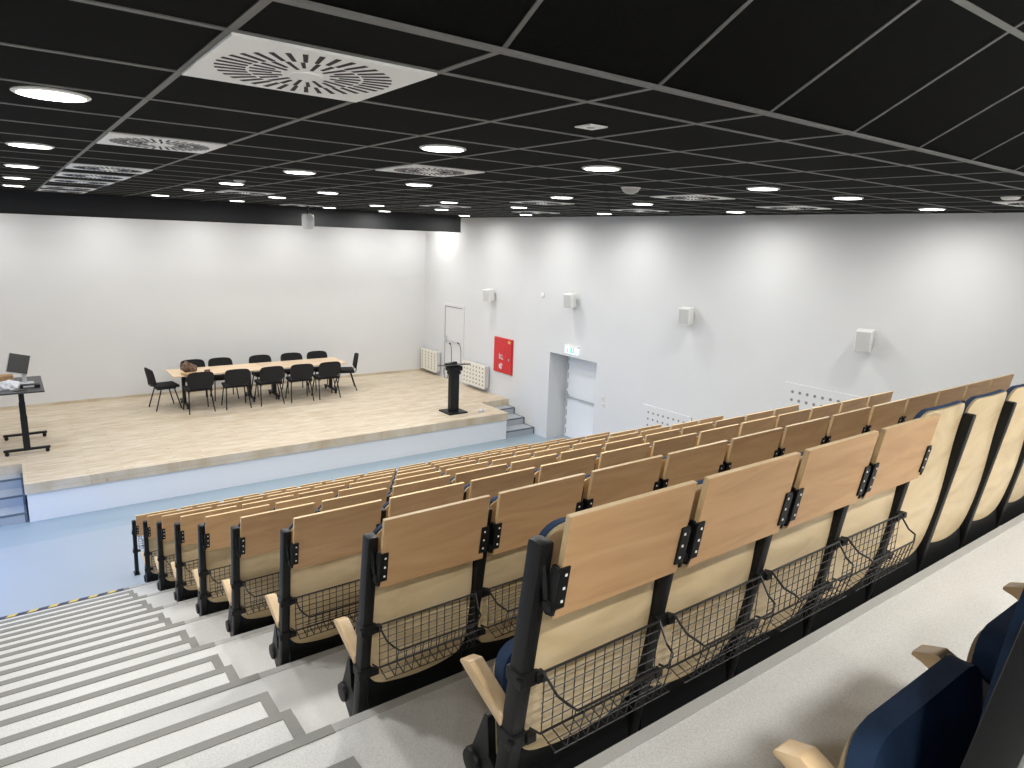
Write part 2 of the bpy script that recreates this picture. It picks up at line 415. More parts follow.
vents = [(0, 0, 'large wheel-slotted square white air vent nearest the camera over the stairs'),
         (0, 4, 'square white slotted air vent second from the camera over the stairs'),
         (0, 8, 'square white slotted air vent third from the camera over the stairs'),
         (0, 10, 'square white slotted air vent fourth from the camera over the stairs'),
         (0, 12, 'square white slotted air vent fifth from the camera over the stairs'),
         (0, 15, 'square white slotted air vent second from the pelmet over the stairs'),
         (0, 17, 'square white slotted air vent closest to the pelmet over the stairs'),
         (3, 4, 'square white air vent between two downlights left of the ceiling centre'),
         (3, 12, 'thin-looking white air vent left of the hanging white unit'),
         (6, 17, 'white air vent above the hanging white unit beside the pelmet'),
         (8, 4, 'square white air vent in front of the domed ceiling sensor'),
         (8, 8, 'square white air vent centre right of the ceiling, behind the dome sensor'),
         (8, 12, 'square white air vent near the right end of the pelmet'),
         (11, 0, 'square white air vent at the far right edge of the picture'),
         (11, 4, 'square white air vent between the two rightmost downlights by the wall'),
         (11, 8, 'square white air vent near the right wall, third from the camera'),
         (11, 12, 'square white air vent near the right wall, farthest from the camera')]
for cx, cy, lab in vents:
    if dt is None: dt = diffuser_template(); o = dt
    else: o = copy_tree(dt)
    o.location = (GX+.6*cx+.3, GY+.325+.6*cy+.3, ZC-.0036); tag(o, lab, 'air vent', 'square air vents in the ceiling')
# small ceiling devices
t = thing('ceiling_sensor', 'small square white ceiling sensor between the fold line and a downlight', 'sensor', (2.06, 2.26, ZC-.004))
MB().box(-.05, .05, -.05, .05, -.006, 0, bev=.002).build('housing', M['vent'], t); MB().lathe([(.02, -.006), (.016, -.009)]).build('lens', M['grey'], t)
t = thing('smoke_detector', 'white domed ceiling sensor in the middle of the black tiles', 'sensor', (4.44, 4.32, ZC-.004))
MB().lathe([(.075, 0), (.075, -.02), (.062, -.038), (.035, -.052), (.01, -.056)]).build('dome', M['grey'], t, smooth=True); MB().lathe([(.085, 0), (.085, -.008), (.078, -.011)]).build('base', M['white'], t)
t = thing('smoke_detector', 'small flat white sensor on the ceiling near the right edge', 'sensor', (6.62, 2.2, ZC-.004))
MB().lathe([(.06, 0), (.06, -.016), (.045, -.022)]).build('dome', M['white'], t, smooth=True); MB().lathe([(.068, 0), (.068, -.006), (.064, -.008)]).build('base', M['white'], t)
t = thing('smoke_detector', 'tiny pale sensor on the ceiling beside the second vent column', 'sensor', (1.95, 7.2, ZC-.004))
MB().lathe([(.05, 0), (.05, -.014), (.035, -.02)]).build('dome', M['grey'], t, smooth=True); MB().lathe([(.056, 0), (.056, -.006), (.052, -.008)]).build('base', M['white'], t)
# white unit hanging on a black rod in front of the pelmet
t = thing('hanging_projector', 'white rounded unit hanging on a black rod before the black pelmet', 'projector', (4.45, 12.2, ZC-.003))
MB().lathe([(.035, 0), (.035, -.012), (.014, -.014), (.014, -.13), (.03, -.135), (.03, -.15)], n=16).build('rod', M['black'], t)
MB().lathe([(.05, -.145), (.098, -.16), (.108, -.19), (.108, -.36), (.09, -.40), (.045, -.415)], n=28).build('housing', M['grey'], t, smooth=True)

# ------------------------------------------------------------------ auditorium seat parts
ZT = 1.067                                # post height, z of post top in seat frame
LEAN = .145
def py(rz): return -.008 - LEAN*rz        # y of the post axis at rz below (negative) the post top
def post_bm(bottom=0.0):
    m = MB(); hx, hy = .021, .027
    def ring(z, rz, shrink=0): return [(sx*(hx-shrink), py(rz)+sy*(hy-shrink), z) for sx, sy in ((-1,-1),(1,-1),(1,1),(-1,1))]
    m.hexa(ring(bottom, bottom-ZT) + ring(ZT, 0), bev=.011)
    m.box(-.03, .03, py(bottom-ZT)-.05, py(bottom-ZT)+.07, bottom, bottom+.008)
    return m
def clamp_bm(r1):
    m = MB()
    for rz in (r1,):
        y = py(rz); z = ZT+rz
        m.box(-.026, .026, y-.036, y+.03, z-.02, z+.02, bev=.005)
        m.box(.018, .048, y-.045, y-.02, z-.012, z+.012, bev=.003)
        m.box(-.034, -.018, y-.045, y-.02, z-.012, z+.012, bev=.003)
    return m
def panel_bm(x0, x1, r_top, r_bot, off, th, rc=.06, sag=.028, hollow=.014, grow=0):
    """curved sheet following the post lean: outline with rounded corners, hollowed across its width"""
    m = MB(); N = 22; Mz = 16
    x0 -= grow; x1 += grow; r_top += grow; r_bot -= grow
    w_ = x1-x0; cxm = (x0+x1)/2; fr, bk = [], []
    for j in range(Mz+1):
        v = j/Mz; v = .5-.5*math.cos(PI*v); rf, rb = [], []
        for i in range(N+1):
            u = -1+2*i/N
            u = math.sin(u*PI/2)*.8 + u*.2
            x = cxm+u*w_/2
            # height limits at this x
            e = w_/2-abs(x-cxm)
            cut = rc-math.sqrt(max(0, rc*rc-(rc-e)**2)) if e < rc else 0
            top = r_top-cut+.006*math.cos(u*PI/2)*0; bot = r_bot+cut*.9+sag*u*u
            rz = bot+(top-bot)*v
            lumbar = .012*math.sin((rz+.25)*PI/.45)
            y = py(rz)+off-hollow*(1-u*u)+lumbar
            rf.append(m.bm.verts.new((x, y+th, ZT+rz))); rb.append(m.bm.verts.new((x, y, ZT+rz)))
        fr.append(rf); bk.append(rb)
    for j in range(Mz):
        for i in range(N):
            m.bm.faces.new((fr[j][i], fr[j][i+1], fr[j+1][i+1], fr[j+1][i])); m.bm.faces.new((bk[j][i], bk[j+1][i], bk[j+1][i+1], bk[j][i+1]))
        m.bm.faces.new((fr[j][0], fr[j+1][0], bk[j+1][0], bk[j][0])); m.bm.faces.new((fr[j][N], bk[j][N], bk[j+1][N], fr[j+1][N]))
    for i in range(N):
        m.bm.faces.new((fr[0][i], bk[0][i], bk[0][i+1], fr[0][i+1])); m.bm.faces.new((fr[Mz][i], fr[Mz][i+1], bk[Mz][i+1], bk[Mz][i]))
    return m
def pad_bm(x0, x1, r_top, r_bot, y_in, th, rc=.07, puff=.03):
    """folded-up seat: flat on y_in side, pillowed toward the backrest"""
    m = MB(); N = 14; fr, bk = [], []
    cxm = (x0+x1)/2; hw = (x1-x0)/2; czm = (r_top+r_bot)/2; hh = (r_top-r_bot)/2
    for j in range(N+1):
        v = -1+2*j/N; v = math.sin(v*PI/2)*.5+v*.5; rf, rb = [], []
        for i in range(N+1):
            u = -1+2*i/N; u = math.sin(u*PI/2)*.5+u*.5
            x = cxm+u*hw; z = czm+v*hh
            ex, ez = hw-abs(x-cxm), hh-abs(z-czm)
            if ex < rc and ez < rc:      # pull corners onto an arc
                dx, dz = rc-ex, rc-ez; L_ = math.hypot(dx, dz); mx = max(dx, dz)
                if L_ > 1e-6:
                    k_ = mx/L_; x = cxm+math.copysign(hw-rc+dx*k_, u); z = czm+math.copysign(hh-rc+dz*k_, v)
            yy = y_in + .12*(z-czm)
            pf = puff*(1-abs(u)**2.6)*(1-abs(v)**2.6)
            rf.append(m.bm.verts.new((x, yy, ZT+z))); rb.append(m.bm.verts.new((x, yy-th-pf, ZT+z)))
        fr.append(rf); bk.append(rb)
    for j in range(N):
        for i in range(N):
            m.bm.faces.new((fr[j][i], fr[j][i+1], fr[j+1][i+1], fr[j+1][i])); m.bm.faces.new((bk[j][i], bk[j+1][i], bk[j+1][i+1], bk[j][i+1]))
        m.bm.faces.new((fr[j][0], fr[j+1][0], bk[j+1][0], bk[j][0])); m.bm.faces.new((fr[j][N], bk[j][N], bk[j+1][N], fr[j+1][N]))
        m.bm.faces.new((fr[0][j], bk[0][j], bk[0][j+1], fr[0][j+1])); m.bm.faces.new((fr[N][j], fr[N][j+1], bk[N][j+1], bk[N][j]))
    return m
def arm_bm():
    m = MB()
    a = [(.005, -.60), (.03, -.545), (.24, -.462), (.275, -.466), (.262, -.492), (.06, -.572), (.04, -.61)]
    a = [(y, ZT+z) for y, z in [(.088, -.520), (.245, -.452), (.290, -.468), (.292, -.478), (.262, -.486), (.094, -.557)]]
    m.prism(a, -.027, .020, 'yz', bev=.006)
    return m
def hinge_bm():
    m = MB()
    m.lathe([(.001, -.024), (.036, -.022), (.04, -.012), (.04, .012), (.036, .022), (.001, .024)], .235, ZT-.765, n=20, axis='x')
    m.prism([(y, ZT+z) for y, z in [(.10, -.80), (.235, -.805), (.27, -.77), (.24, -.72), (.185, -.58), (.165, -.58), (.16, -.70), (.095, -.73)]], -.012, .012, 'yz', bev=.003)
    m.prism([(y, ZT+z) for y, z in [(.085, -.84), (.12, -.90), (.235, -.80), (.20, -.77)]], -.010, .010, 'yz')
    return m
def tablet_mesh():
    m = MB(); x0, x1 = .016, .454
    # leans like the photo: top edge a little farther back than the lower edge
    def q(y, z): return (y, ZT+z)
    m.prism([q(-.088, .079), q(-.070, .080), q(-.028, -.191), q(-.046, -.193)], x0, x1, 'yz')
    bmesh.ops.bevel(m.bm, geom=list(m.bm.edges), offset=.0015, segments=1, affect='EDGES')
    for fc in m.bm.faces:
        n_ = fc.normal
        fc.normal_update(); n_ = fc.normal
        fc.material_index = 0 if abs(n_.y) > .6 else 1
    return m.mesh('writing_tablet', [M['tab'], M['tabedge']])
def plate_mesh(side):
    m = MB()
    x = .010 if side < 0 else .460
    s_ = -side
    xa, xb = (x-.002, x+.028) if side < 0 else (x-.030, x+.000)
    yb = lambda z: -.088+(.079-z)*.1544
    def pt(xx, z, o): return (xx, yb(z)-o, ZT+z)
    m.hexa([pt(xa, -.162, .006), pt(xb, -.162, .006), pt(xb, -.162, .0), pt(xa, -.162, .0), pt(xa, -.050, .006), pt(xb, -.050, .006), pt(xb, -.050, .0), pt(xa, -.050, .0)], bev=.0012)
    # curved side blade to the post
    xm = x if side < 0 else x
    bl = [(-.072, -.062), (-.058, -.050), (-.045, -.05), (-.035, -.075), (-.012, -.12), (-.010, -.165), (-.026, -.185), (-.050, -.180), (-.056, -.160)]
    bl = [(a, ZT+b) for a, b in bl]
    if side < 0: m.prism(bl, x-.004, x+.004, 'yz')
    else: m.prism(bl, x-.002, x+.006, 'yz')
    xh = x-.008 if side < 0 else x+.004
    m.lathe([(.012, xh-.004), (.017, xh), (.017, xh+.004), (.012, xh+.008)], -.034, ZT-.158, n=14, axis='x')
    # arm strut to the post
    m.tube([(xh, -.032, ZT-.14), (xh+(-.004 if side < 0 else .012), -.02, ZT-.06), ((.012 if side < 0 else WS-.02), py(-.02), ZT-.03)], .008, n=6)
    for x in ((.026,) if side < 0 else (.443,)):
        for z in (-.070, -.106, -.142):
            y = -.088+(.079-z)*.1544-.006
            m.box(x-.0033, x+.0033, y-.0015, y+.001, ZT+z-.0033, ZT+z+.0033, mi=1)
    return m.mesh('hinge_plate', [M['black'], M['screw']])
def basket_bm(dz=0.0):
    m = MB(); x0, x1 = .030, .452; n = 12
    yb0, zb0 = -.004, -.362; yb1, zb1 = -.002, -.537; yf1, zf1 = -.060, -.552; yf0, zf0 = -.086, -.436
    z = lambda q: ZT+q+dz
    R1, R2 = .0038, .0021
    m.tube([(x0-.01, yb0+.02, z(zb0)), (x0, yb0, z(zb0)), (x1, yb0, z(zb0)), (x1+.01, yb0+.02, z(zb0))], R1)
    m.tube([(x0-.01, yb1+.03, z(zb1)), (x0, yb1, z(zb1)), (x1, yb1, z(zb1)), (x1+.01, yb1+.03, z(zb1))], R1)
    # front rail loop rising to the upper rod at both ends
    m.tube([(x0, yb0, z(zb0)), (x0+.012, yf0*.55, z(zb0-.045)), (x0+.022, yf0*.9, z(zf0+.02)), (x0+.045, yf0, z(zf0)), (x1-.045, yf0, z(zf0)), (x1-.022, yf0*.9, z(zf0+.02)), (x1-.012, yf0*.55, z(zb0-.045)), (x1, yb0, z(zb0))], R1)
    m.tube([(x0, yf1, z(zf1)), (x1, yf1, z(zf1))], R2, n=4)
    for i in range(n+1):
        x = x0+.004+(x1-x0-.008)*i/n
        pts = [(x, yb0, z(zb0)), (x, yb1, z(zb1)), (x, yf1, z(zf1))]
        if 0 < i < n: pts.append((x, yf0, z(zf0)))
        m.tube(pts, R2, n=4)
    for k in range(1, 6):
        t = k/6; m.tube([(x0, yb0+(yb1-yb0)*t, z(zb0+(zb1-zb0)*t)), (x1, yb0+(yb1-yb0)*t, z(zb0+(zb1-zb0)*t))], R2, n=4)
    for t in (.5,):
        m.tube([(x0, yb1+(yf1-yb1)*t, z(zb1+(zf1-zb1)*t)), (x1, yb1+(yf1-yb1)*t, z(zb1+(zf1-zb1)*t))], R2, n=4)
    for t in (.33, .66):
        m.tube([(x0+.02, yf1+(yf0-yf1)*t, z(zf1+(zf0-zf1)*t)), (x1-.02, yf1+(yf0-yf1)*t, z(zf1+(zf0-zf1)*t))], R2, n=4)
    return m

ME = {}
ME['post'] = post_bm(0).mesh('post', M['black'], True)
ME['clamp'] = clamp_bm(-.385).mesh('clamp', M['black']); ME['clamp2'] = clamp_bm(-.578).mesh('clamp', M['black'])
ME['back'] = panel_bm(.025, WS-.025, .017, -.685, .004, .011, rc=.065).mesh('backrest', M['veneer'], True)
ME['bcush'] = panel_bm(.025, WS-.025, .017, -.50, .015, .018, rc=.065, sag=.0, grow=.004).mesh('backrest_cushion', M['navy'], True)
ME['backN'] = panel_bm(.025, WS-.025, .058, -.685, .004, .011, rc=.065).mesh('backrest', M['veneer'], True)
ME['bcushN'] = panel_bm(.025, WS-.025, .060, -.50, .015, .018, rc=.065, sag=.0, grow=.004).mesh('backrest_cushion', M['navy'], True)
ME['pan'] = pad_bm(.030, WS-.030, -.425, -.865, .192, .008, puff=0).mesh('seat_pan', M['veneer'], True)
ME['scush'] = pad_bm(.029, WS-.029, -.404, -.84, .183, .040, puff=.034).mesh('seat_cushion', M['navy'], True)
ME['under'] = pad_bm(.030, WS-.030, -.655, -.880, .098, .014, rc=.05, puff=0).mesh('seat_underpanel', M['black'], True)
ME['arm'] = arm_bm().mesh('armrest', M['arm'], True)
ME['hinge'] = hinge_bm().mesh('seat_hinge', M['black'], True)
ME['tablet'] = tablet_mesh()
ME['plL'] = plate_mesh(-1); ME['plR'] = plate_mesh(1)
ME['basket'] = basket_bm().mesh('book_basket', M['wire'])

def add_tablet(t, basket_me=None):
    tb = link('writing_tablet', ME['tablet'], t); link('hinge_plate', ME['plL'], tb); link('hinge_plate', ME['plR'], tb)
    link('book_basket', basket_me or ME['basket'], t)
def add_end(t):
    link('post', ME['post'], t, loc=(WS, 0, 0)); link('clamp', ME['clamp'], t, loc=(WS, 0, 0)); link('clamp', ME['clamp2'], t, loc=(WS, 0, 0)); link('armrest', ME['arm'], t, loc=(WS+.006, 0, 0)); link('seat_hinge', ME['hinge'], t, loc=(WS, 0, 0))
def make_seat(tablet):
    t = thing('auditorium_seat', '', 'seat')
    link('post', ME['post'], t)
    if tablet: link('clamp', ME['clamp'], t); link('clamp', ME['clamp2'], t)
    b = link('backrest', ME['back' if tablet else 'backN'], t); link('backrest_cushion', ME['bcush' if tablet else 'bcushN'], b)
    p = link('seat_pan', ME['pan'], t); link('seat_cushion', ME['scush'], p); link('seat_underpanel', ME['under'], p)
    link('armrest', ME['arm'], t); link('seat_hinge', ME['hinge'], t)
    if tablet: add_tablet(t)
    return t
seatT, seatN = make_seat(True), make_seat(False); usedT = usedN = False
NS = 12
rowname = {8: 'nearest full row', 7: 'second row from the camera', 6: 'third row from the camera', 5: 'fourth row from the camera',
           4: 'fourth row from the stage', 3: 'third row from the stage', 2: 'second row from the stage', 1: 'seat row closest to the stage'}
for k in range(8, 0, -1):
    Y, Z = post_top(k)
    for i in range(NS):
        tab = not (k == 8 and i >= 4)
        if tab: s_ = copy_tree(seatT) if usedT else seatT; usedT = True
        else: s_ = copy_tree(seatN) if usedN else seatN; usedN = True
        s_.location = (XP+i*WS, Y, Z-ZT)
        if tab: lab = 'wooden seat with desk flap, %s from stairs, %s' % (ordinal(i), rowname[k])
        else: lab = 'wooden seat without desk flap, %s from stairs, nearest full row' % ordinal(i)
        tag(s_, lab, 'seat', 'folding auditorium seats in tiered rows')
        if k == 8 and i == 4: edge_seat = s_
        if i == NS-1: add_end(s_)
# camera row: blue cushions seen from behind at the lower right
for i in range(3):
    s_ = copy_tree(seatN); s_.location = (XP+i*WS, 1.138-P_, H-.680+R_-ZT)
    for q_ in s_.children:
        if q_.name.startswith('armrest'): q_.location.z += .03
        if q_.name.startswith('seat_pan'): q_.location.z += .025
        if q_.name.startswith(('post', 'backrest')): q_.location.y -= .017
    tag(s_, ['navy folded seat at bottom right corner, armrest nearest the picture bottom', 'navy folded seat second from the bottom right, its pale armrest on the walkway',
             'barely visible navy folded seat at the right picture edge, third along'][i], 'seat', 'seats of the row beside the camera')
link('clamp', ME['clamp'], edge_seat); link('clamp', ME['clamp2'], edge_seat)
# free-standing desk row in front of the first seats
RH = post_top(0)[1]
ME['dpost'] = post_bm(ZT-RH).mesh('post', M['black'], True)
ME['dclamp'] = clamp_bm(-.15).mesh('clamp', M['black']); ME['dclamp2'] = clamp_bm(-.40).mesh('clamp', M['black'])
ME['dbasket'] = basket_bm(.20).mesh('book_basket', M['wire'])
dk = None
for i in range(NS):
    if dk is None:
        dk = thing('desk_unit', '', 'desk'); link('post', ME['dpost'], dk); link('clamp', ME['dclamp'], dk); link('clamp', ME['dclamp2'], dk); add_tablet(dk, ME['dbasket']); o = dk
    else: o = copy_tree(dk)
    o.location = (XP+i*WS, post_top(0)[0], RH-ZT)
    tag(o, 'wooden desk flap on black posts before the front seats, %s from the stairs' % ordinal(i), 'desk', 'free-standing front desk row')
link('post', ME['dpost'], o, loc=(WS, 0, 0)); link('clamp', ME['dclamp'], o, loc=(WS, 0, 0)); link('clamp', ME['dclamp2'], o, loc=(WS, 0, 0))

# ------------------------------------------------------------------ right wall fittings
def speaker(y, z, lab, tilt=.22):
    t = thing('wall_speaker', lab, 'speaker', (XR, y, z), 0, 'grey wall speakers on the right wall')
    MB().box(-.02, 0, -.035, .035, -.05, .05, bev=.004).tube([(-.015, 0, 0), (-.075, 0, .0)], .016, n=10).build('bracket', M['grey'], t)
    bx = MB().box(-.095, .095, -.095, .095, -.135, .135, bev=.012).build('cabinet', M['white'], t, loc=(-.165, 0, 0), rot=(0, -.10, .30), smooth=True)
    MB().box(-.101, -.095, -.083, .083, -.122, .122, bev=.003).build('grille', M['grey'], bx)
    return t
speaker(12.75, 2.86, 'small pale grey wall speaker nearest the stage, above the red cabinet')
speaker(9.97, 2.99, 'pale grey wall speaker directly above the exit sign')
speaker(7.13, 3.0, 'pale grey wall speaker second from the right on the white wall')
speaker(4.25, 3.0, 'largest-looking pale wall speaker, rightmost on the white wall')
t = thing('wall_sensor', 'tiny round white sensor on the wall between two speakers', 'sensor', (XR, 11.0, 3.01))
MB().lathe([(.05, -.0), (.05, -.02), (.035, -.028)], 0, 0, axis='x').build('cover', M['white'], t, smooth=True); MB().lathe([(.055, 0), (.055, -.006)], 0, 0, axis='x').build('base', M['grey'], t)
# exit sign
t = thing('exit_sign', 'lit green and white emergency exit sign above the recessed door', 'sign', (XR, 9.99, 2.005))
MB().box(-.055, 0, -.20, .20, .055, .085, bev=.004).build('housing', M['white'], t)
pn = MB().box(-.04, -.028, -.19, .19, -.075, .055).build('panel', M['lit'], t)
pic = MB(); X0, X1 = -.0425, -.0405
pic.box(X0, X1, -.09, .03, -.06, .045)                 # door block
pic.box(X0, X1, .10, .13, -.05, .03)                   # arrow stem
pic.prism([(.085, -.03), (.145, -.03), (.115, -.062)], X0, X1, 'yz')
pic.build('pictogram', M['green'], pn)
rn = MB(); X0, X1 = -.0442, -.0426
rn.lathe([(.009, X0), (.009, X1)], -.035, .03, n=12, axis='x')
rn.prism([(-.045, .018), (-.02, .018), (-.03, -.012), (-.05, -.012)], X0, X1, 'yz')
rn.prism([(-.03, -.01), (-.038, -.012), (-.012, -.045), (-.004, -.042)], X0, X1, 'yz')
rn.prism([(-.05, -.012), (-.042, -.012), (-.055, -.05), (-.064, -.05)], X0, X1, 'yz')
rn.prism([(-.045, .016), (-.04, .008), (-.07, -.002), (-.073, .005)], X0, X1, 'yz')
rn.build('running_figure', M['lit'], pn)
# recessed exit door
dx = XR+DD
d1 = MB().box(dx-.05, dx+.0, D0+.005, D1-.06, .005, DZ-.01); d1 = struct(d1.build('door_1', M['door']))
fr = MB().box(dx-.02, dx+.04, D1-.06, D1, 0, DZ).build('door_frame', M['white'], d1)
gp = MB()
for a in range(9): gp.box(dx-.054, dx-.021, D1-.072, D1-.058, .06+a*.2, .06+a*.2+.13)
gp.build('hinge_gap', M['greyd'], d1)
pb = MB().tube([(dx-.11, D0+.08, .90), (dx-.11, D1-.09, .90)], .016, n=10).box(dx-.12, dx-.05, D0+.06, D0+.11, .85, .95).box(dx-.12, dx-.05, D1-.12, D1-.07, .86, .94)
pb.build('panic_bar', M['silver'], d1)
MB().tube([(dx-.05, D0+.14, 1.0), (dx-.10, D0+.14, 1.0), (dx-.10, D0+.26, 1.0)], .01, n=8).build('door_handle', M['silver'], d1)
# switches
for z, lab in ((1.21, 'upper white light switch plate right of the exit door'), (1.08, 'lower white light switch plate right of the exit door')):
    t = thing('light_switch', lab, 'switch', (XR, 9.05, z))
    MB().box(-.01, 0, -.045, .045, -.045, .045, bev=.003).build('plate', M['cream'], t); MB().box(-.016, -.009, -.026, .026, -.03, .03, bev=.002).build('rocker', M['grey'], t)
# narrow flush door on the stage
d2 = struct(MB().box(XR-.012, XR, 14.06, 14.90, ZS+.005, 2.42).build('door_2', M['wall']))
q = MB()
q.box(XR-.02, XR, 14.90, 14.96, ZS, 2.48).box(XR-.02, XR, 14.0, 14.06, ZS, 2.48).box(XR-.02, XR, 14.06, 14.90, 2.42, 2.48).build('door_frame', M['wall'], d2)
MB().box(XR-.014, XR-.001, 14.878, 14.906, ZS+.01, 2.42).box(XR-.0135, XR-.001, 14.07, 14.89, 2.40, 2.42).build('door_gap', M['greyd'], d2)
MB().box(XR-.03, XR-.012, 14.79, 14.83, 1.48, 1.66).tube([(XR-.03, 14.81, 1.6), (XR-.06, 14.81, 1.6), (XR-.06, 14.70, 1.6)], .01).build('door_handle', M['silver'], d2)
MB().tube([(XR-.045, 14.10, 1.55), (XR-.045, 14.86, 1.55)], .012, n=8).build('push_bar', M['silver'], d2)
# hydrant cabinet
t = thing('hydrant_cabinet', 'red fire hose cabinet on the wall beside the stage radiator', 'fire cabinet', (XR, 12.31, 1.53))
MB().box(-.03, 0, -.35, .35, -.40, .40, bev=.003).build('frame', M['red'], t)
dd = MB().box(-.045, -.028, -.335, .335, -.385, .385, bev=.003).build('door', M['red'], t)
MB().box(-.06, -.045, -.27, -.24, -.09, -.04, bev=.003).build('latch', M['silver'], dd)
MB().box(-.0465, -.045, -.29, -.20, .30, .36).build('yellow_sticker', M['yellow'], dd)
pg = MB(); X0, X1 = -.0468, -.045
def ringp(cy, cz, ro, ri):
    n = 16
    for k in range(n):
        a0, a1 = 2*PI*k/n, 2*PI*(k+1)/n
        pg.prism([(cy+ro*math.cos(a0), cz+ro*math.sin(a0)), (cy+ro*math.cos(a1), cz+ro*math.sin(a1)), (cy+ri*math.cos(a1), cz+ri*math.sin(a1)), (cy+ri*math.cos(a0), cz+ri*math.sin(a0))], X0, X1, 'yz')
ringp(.05, -.03, .05, .03); pg.box(X0, X1, -.03, .01, -.09, -.065); pg.box(X0, X1, .0, .02, -.07, .02); pg.box(X0, X1, .11, .13, -.09, .04)
pg.box(X0, X1, .02, .065, -.31, -.19); pg.box(X0, X1, .03, .055, -.19, -.17); pg.prism([(.03, -.18), (-.03, -.20), (-.03, -.215), (.03, -.195)], X0, X1, 'yz'); pg.box(X0, X1, .085, .12, -.30, -.20)
pg.build('pictograms', M['paper'], dd)
# perforated radiator covers
def cover(y0, y1, z0, z1, lab, depth=.17, cols=7, rows=5, hole=.028, name='radiator'):
    t = thing(name, lab, 'radiator', (XR, (y0+y1)/2, (z0+z1)/2), 0)
    h, v = (y1-y0)/2, (z1-z0)/2
    if depth > .08:
        fins = MB()
        fins.box(-depth+.03, -.03, -h+.02, h-.02, -v+.02, v-.02, bev=.008)
        fins.build('radiator_body', M['grey'], t, smooth=True)
        MB().box(-.03, 0, -h+.12, -h+.16, -v+.05, v-.05).box(-.03, 0, h-.16, h-.12, -v+.05, v-.05).build('bracket', M['grey'], t)
        pf = MB().box(-depth, -depth+.02, -h, h, -v, v, bev=.003).build('cover_panel', M['cream'], t)
        X = -depth
    else:
        pf = MB().box(-depth, 0, -h, h, -v, v, bev=.003).build('cover_panel', M['wall'], t); X = -depth
    hb = MB()
    for a in range(cols):
        for b in range(rows):
            mg = .14 if depth < .08 else .08; sp = .098 if depth < .08 else (2*h-2*mg)/(cols-1); cy_ = h-mg-a*((2*h-2*mg)/(cols-1)); cz_ = v-(.12 if depth < .08 else .08)-b*((2*v-.2)/(rows-1) if depth < .08 else (2*v-.16)/(rows-1))
            hb.lathe([(hole, X-.0012), (hole, X)], cy_, cz_, n=10, axis='x')
    hb.build('holes', M['greyd'] if depth > .08 else M['nose'], pf)
cover(15.05, 15.85, .66, 1.21, 'cream perforated radiator cover in the stage corner, left of the door', cols=5, rows=6, hole=.022)
cover(12.82, 13.78, .66, 1.21, 'cream perforated radiator cover between the lectern and red cabinet', cols=7, rows=5, hole=.024)
cover(6.95, 8.02, .55, 1.33, 'white perforated wall panel low behind the seats, nearer the exit door', depth=.03, cols=8, rows=6, hole=.021, name='perforated_wall_panel')
cover(3.95, 5.36, 1.45, 2.235, 'white perforated wall panel under the rightmost speaker', depth=.03, cols=11, rows=6, hole=.023, name='perforated_wall_panel')

# ------------------------------------------------------------------ stage furniture
def stack_chair():
    t = thing('stacking_chair', '', 'chair')
    # faces +y, origin on the floor under the seat centre
    MB().box(-.225, .225, -.20, .22, .435, .485, bev=.018).build('seat', M['fabric'], t, smooth=True)
    m = MB(); N = 8
    def bp(u, v): return (.245*u*(1-.16*v**4), -.235-.055*(v*.5+.5)-.03*(1-u*u), .665+.165*v*(1-.14*u**4))
    for th in (0, .03):
        pass
    g0 = [[m.bm.verts.new(bp(math.sin(-PI/2+PI*i/N), math.sin(-PI/2+PI*j/N))) for i in range(N+1)] for j in range(N+1)]
    g1 = [[m.bm.verts.new(tuple(Vector(bp(math.sin(-PI/2+PI*i/N), math.sin(-PI/2+PI*j/N))) + Vector((0, .035, 0)))) for i in range(N+1)] for j in range(N+1)]
    for j in range(N):
        for i in range(N):
            m.bm.faces.new((g0[j][i], g0[j+1][i], g0[j+1][i+1], g0[j][i+1])); m.bm.faces.new((g1[j][i], g1[j][i+1], g1[j+1][i+1], g1[j+1][i]))
        m.bm.faces.new((g0[j][0], g1[j][0], g1[j+1][0], g0[j+1][0])); m.bm.faces.new((g0[j][N], g0[j+1][N], g1[j+1][N], g1[j][N]))
        m.bm.faces.new((g0[0][j], g0[0][j+1], g1[0][j+1], g1[0][j])); m.bm.faces.new((g0[N][j], g1[N][j], g1[N][j+1], g0[N][j+1]))
    bmesh.ops.bevel(m.bm, geom=[v for v in (g0[N][0], g0[N][N], g1[N][0], g1[N][N])], offset=.04, segments=3, affect='VERTICES')
    m.build('backrest', M['fabric'], t, smooth=True)
    for s_ in (-1, 1):
        MB().tube([(s_*.20, .12, .425), (s_*.235, .22, .02), (s_*.236, .222, 0)], .012, n=8).build('leg', M['black'], t)
        MB().tube([(s_*.20, -.12, .425), (s_*.235, -.24, .02), (s_*.236, -.243, 0)], .012, n=8).build('leg', M['black'], t)
    MB().tube([(-.21, .15, .425), (-.21, -.20, .425), (-.20, -.235, .47), (-.19, -.262, .74)], .011, n=8).tube([(.21, .15, .425), (.21, -.20, .425), (.20, -.235, .47), (.19, -.262, .74)], .011, n=8).tube([(-.21, .13, .425), (.21, .13, .425)], .011, n=8).build('frame', M['black'], t)
    return t
TY0, TY1, TZ = 14.28, 15.06, ZS+.705
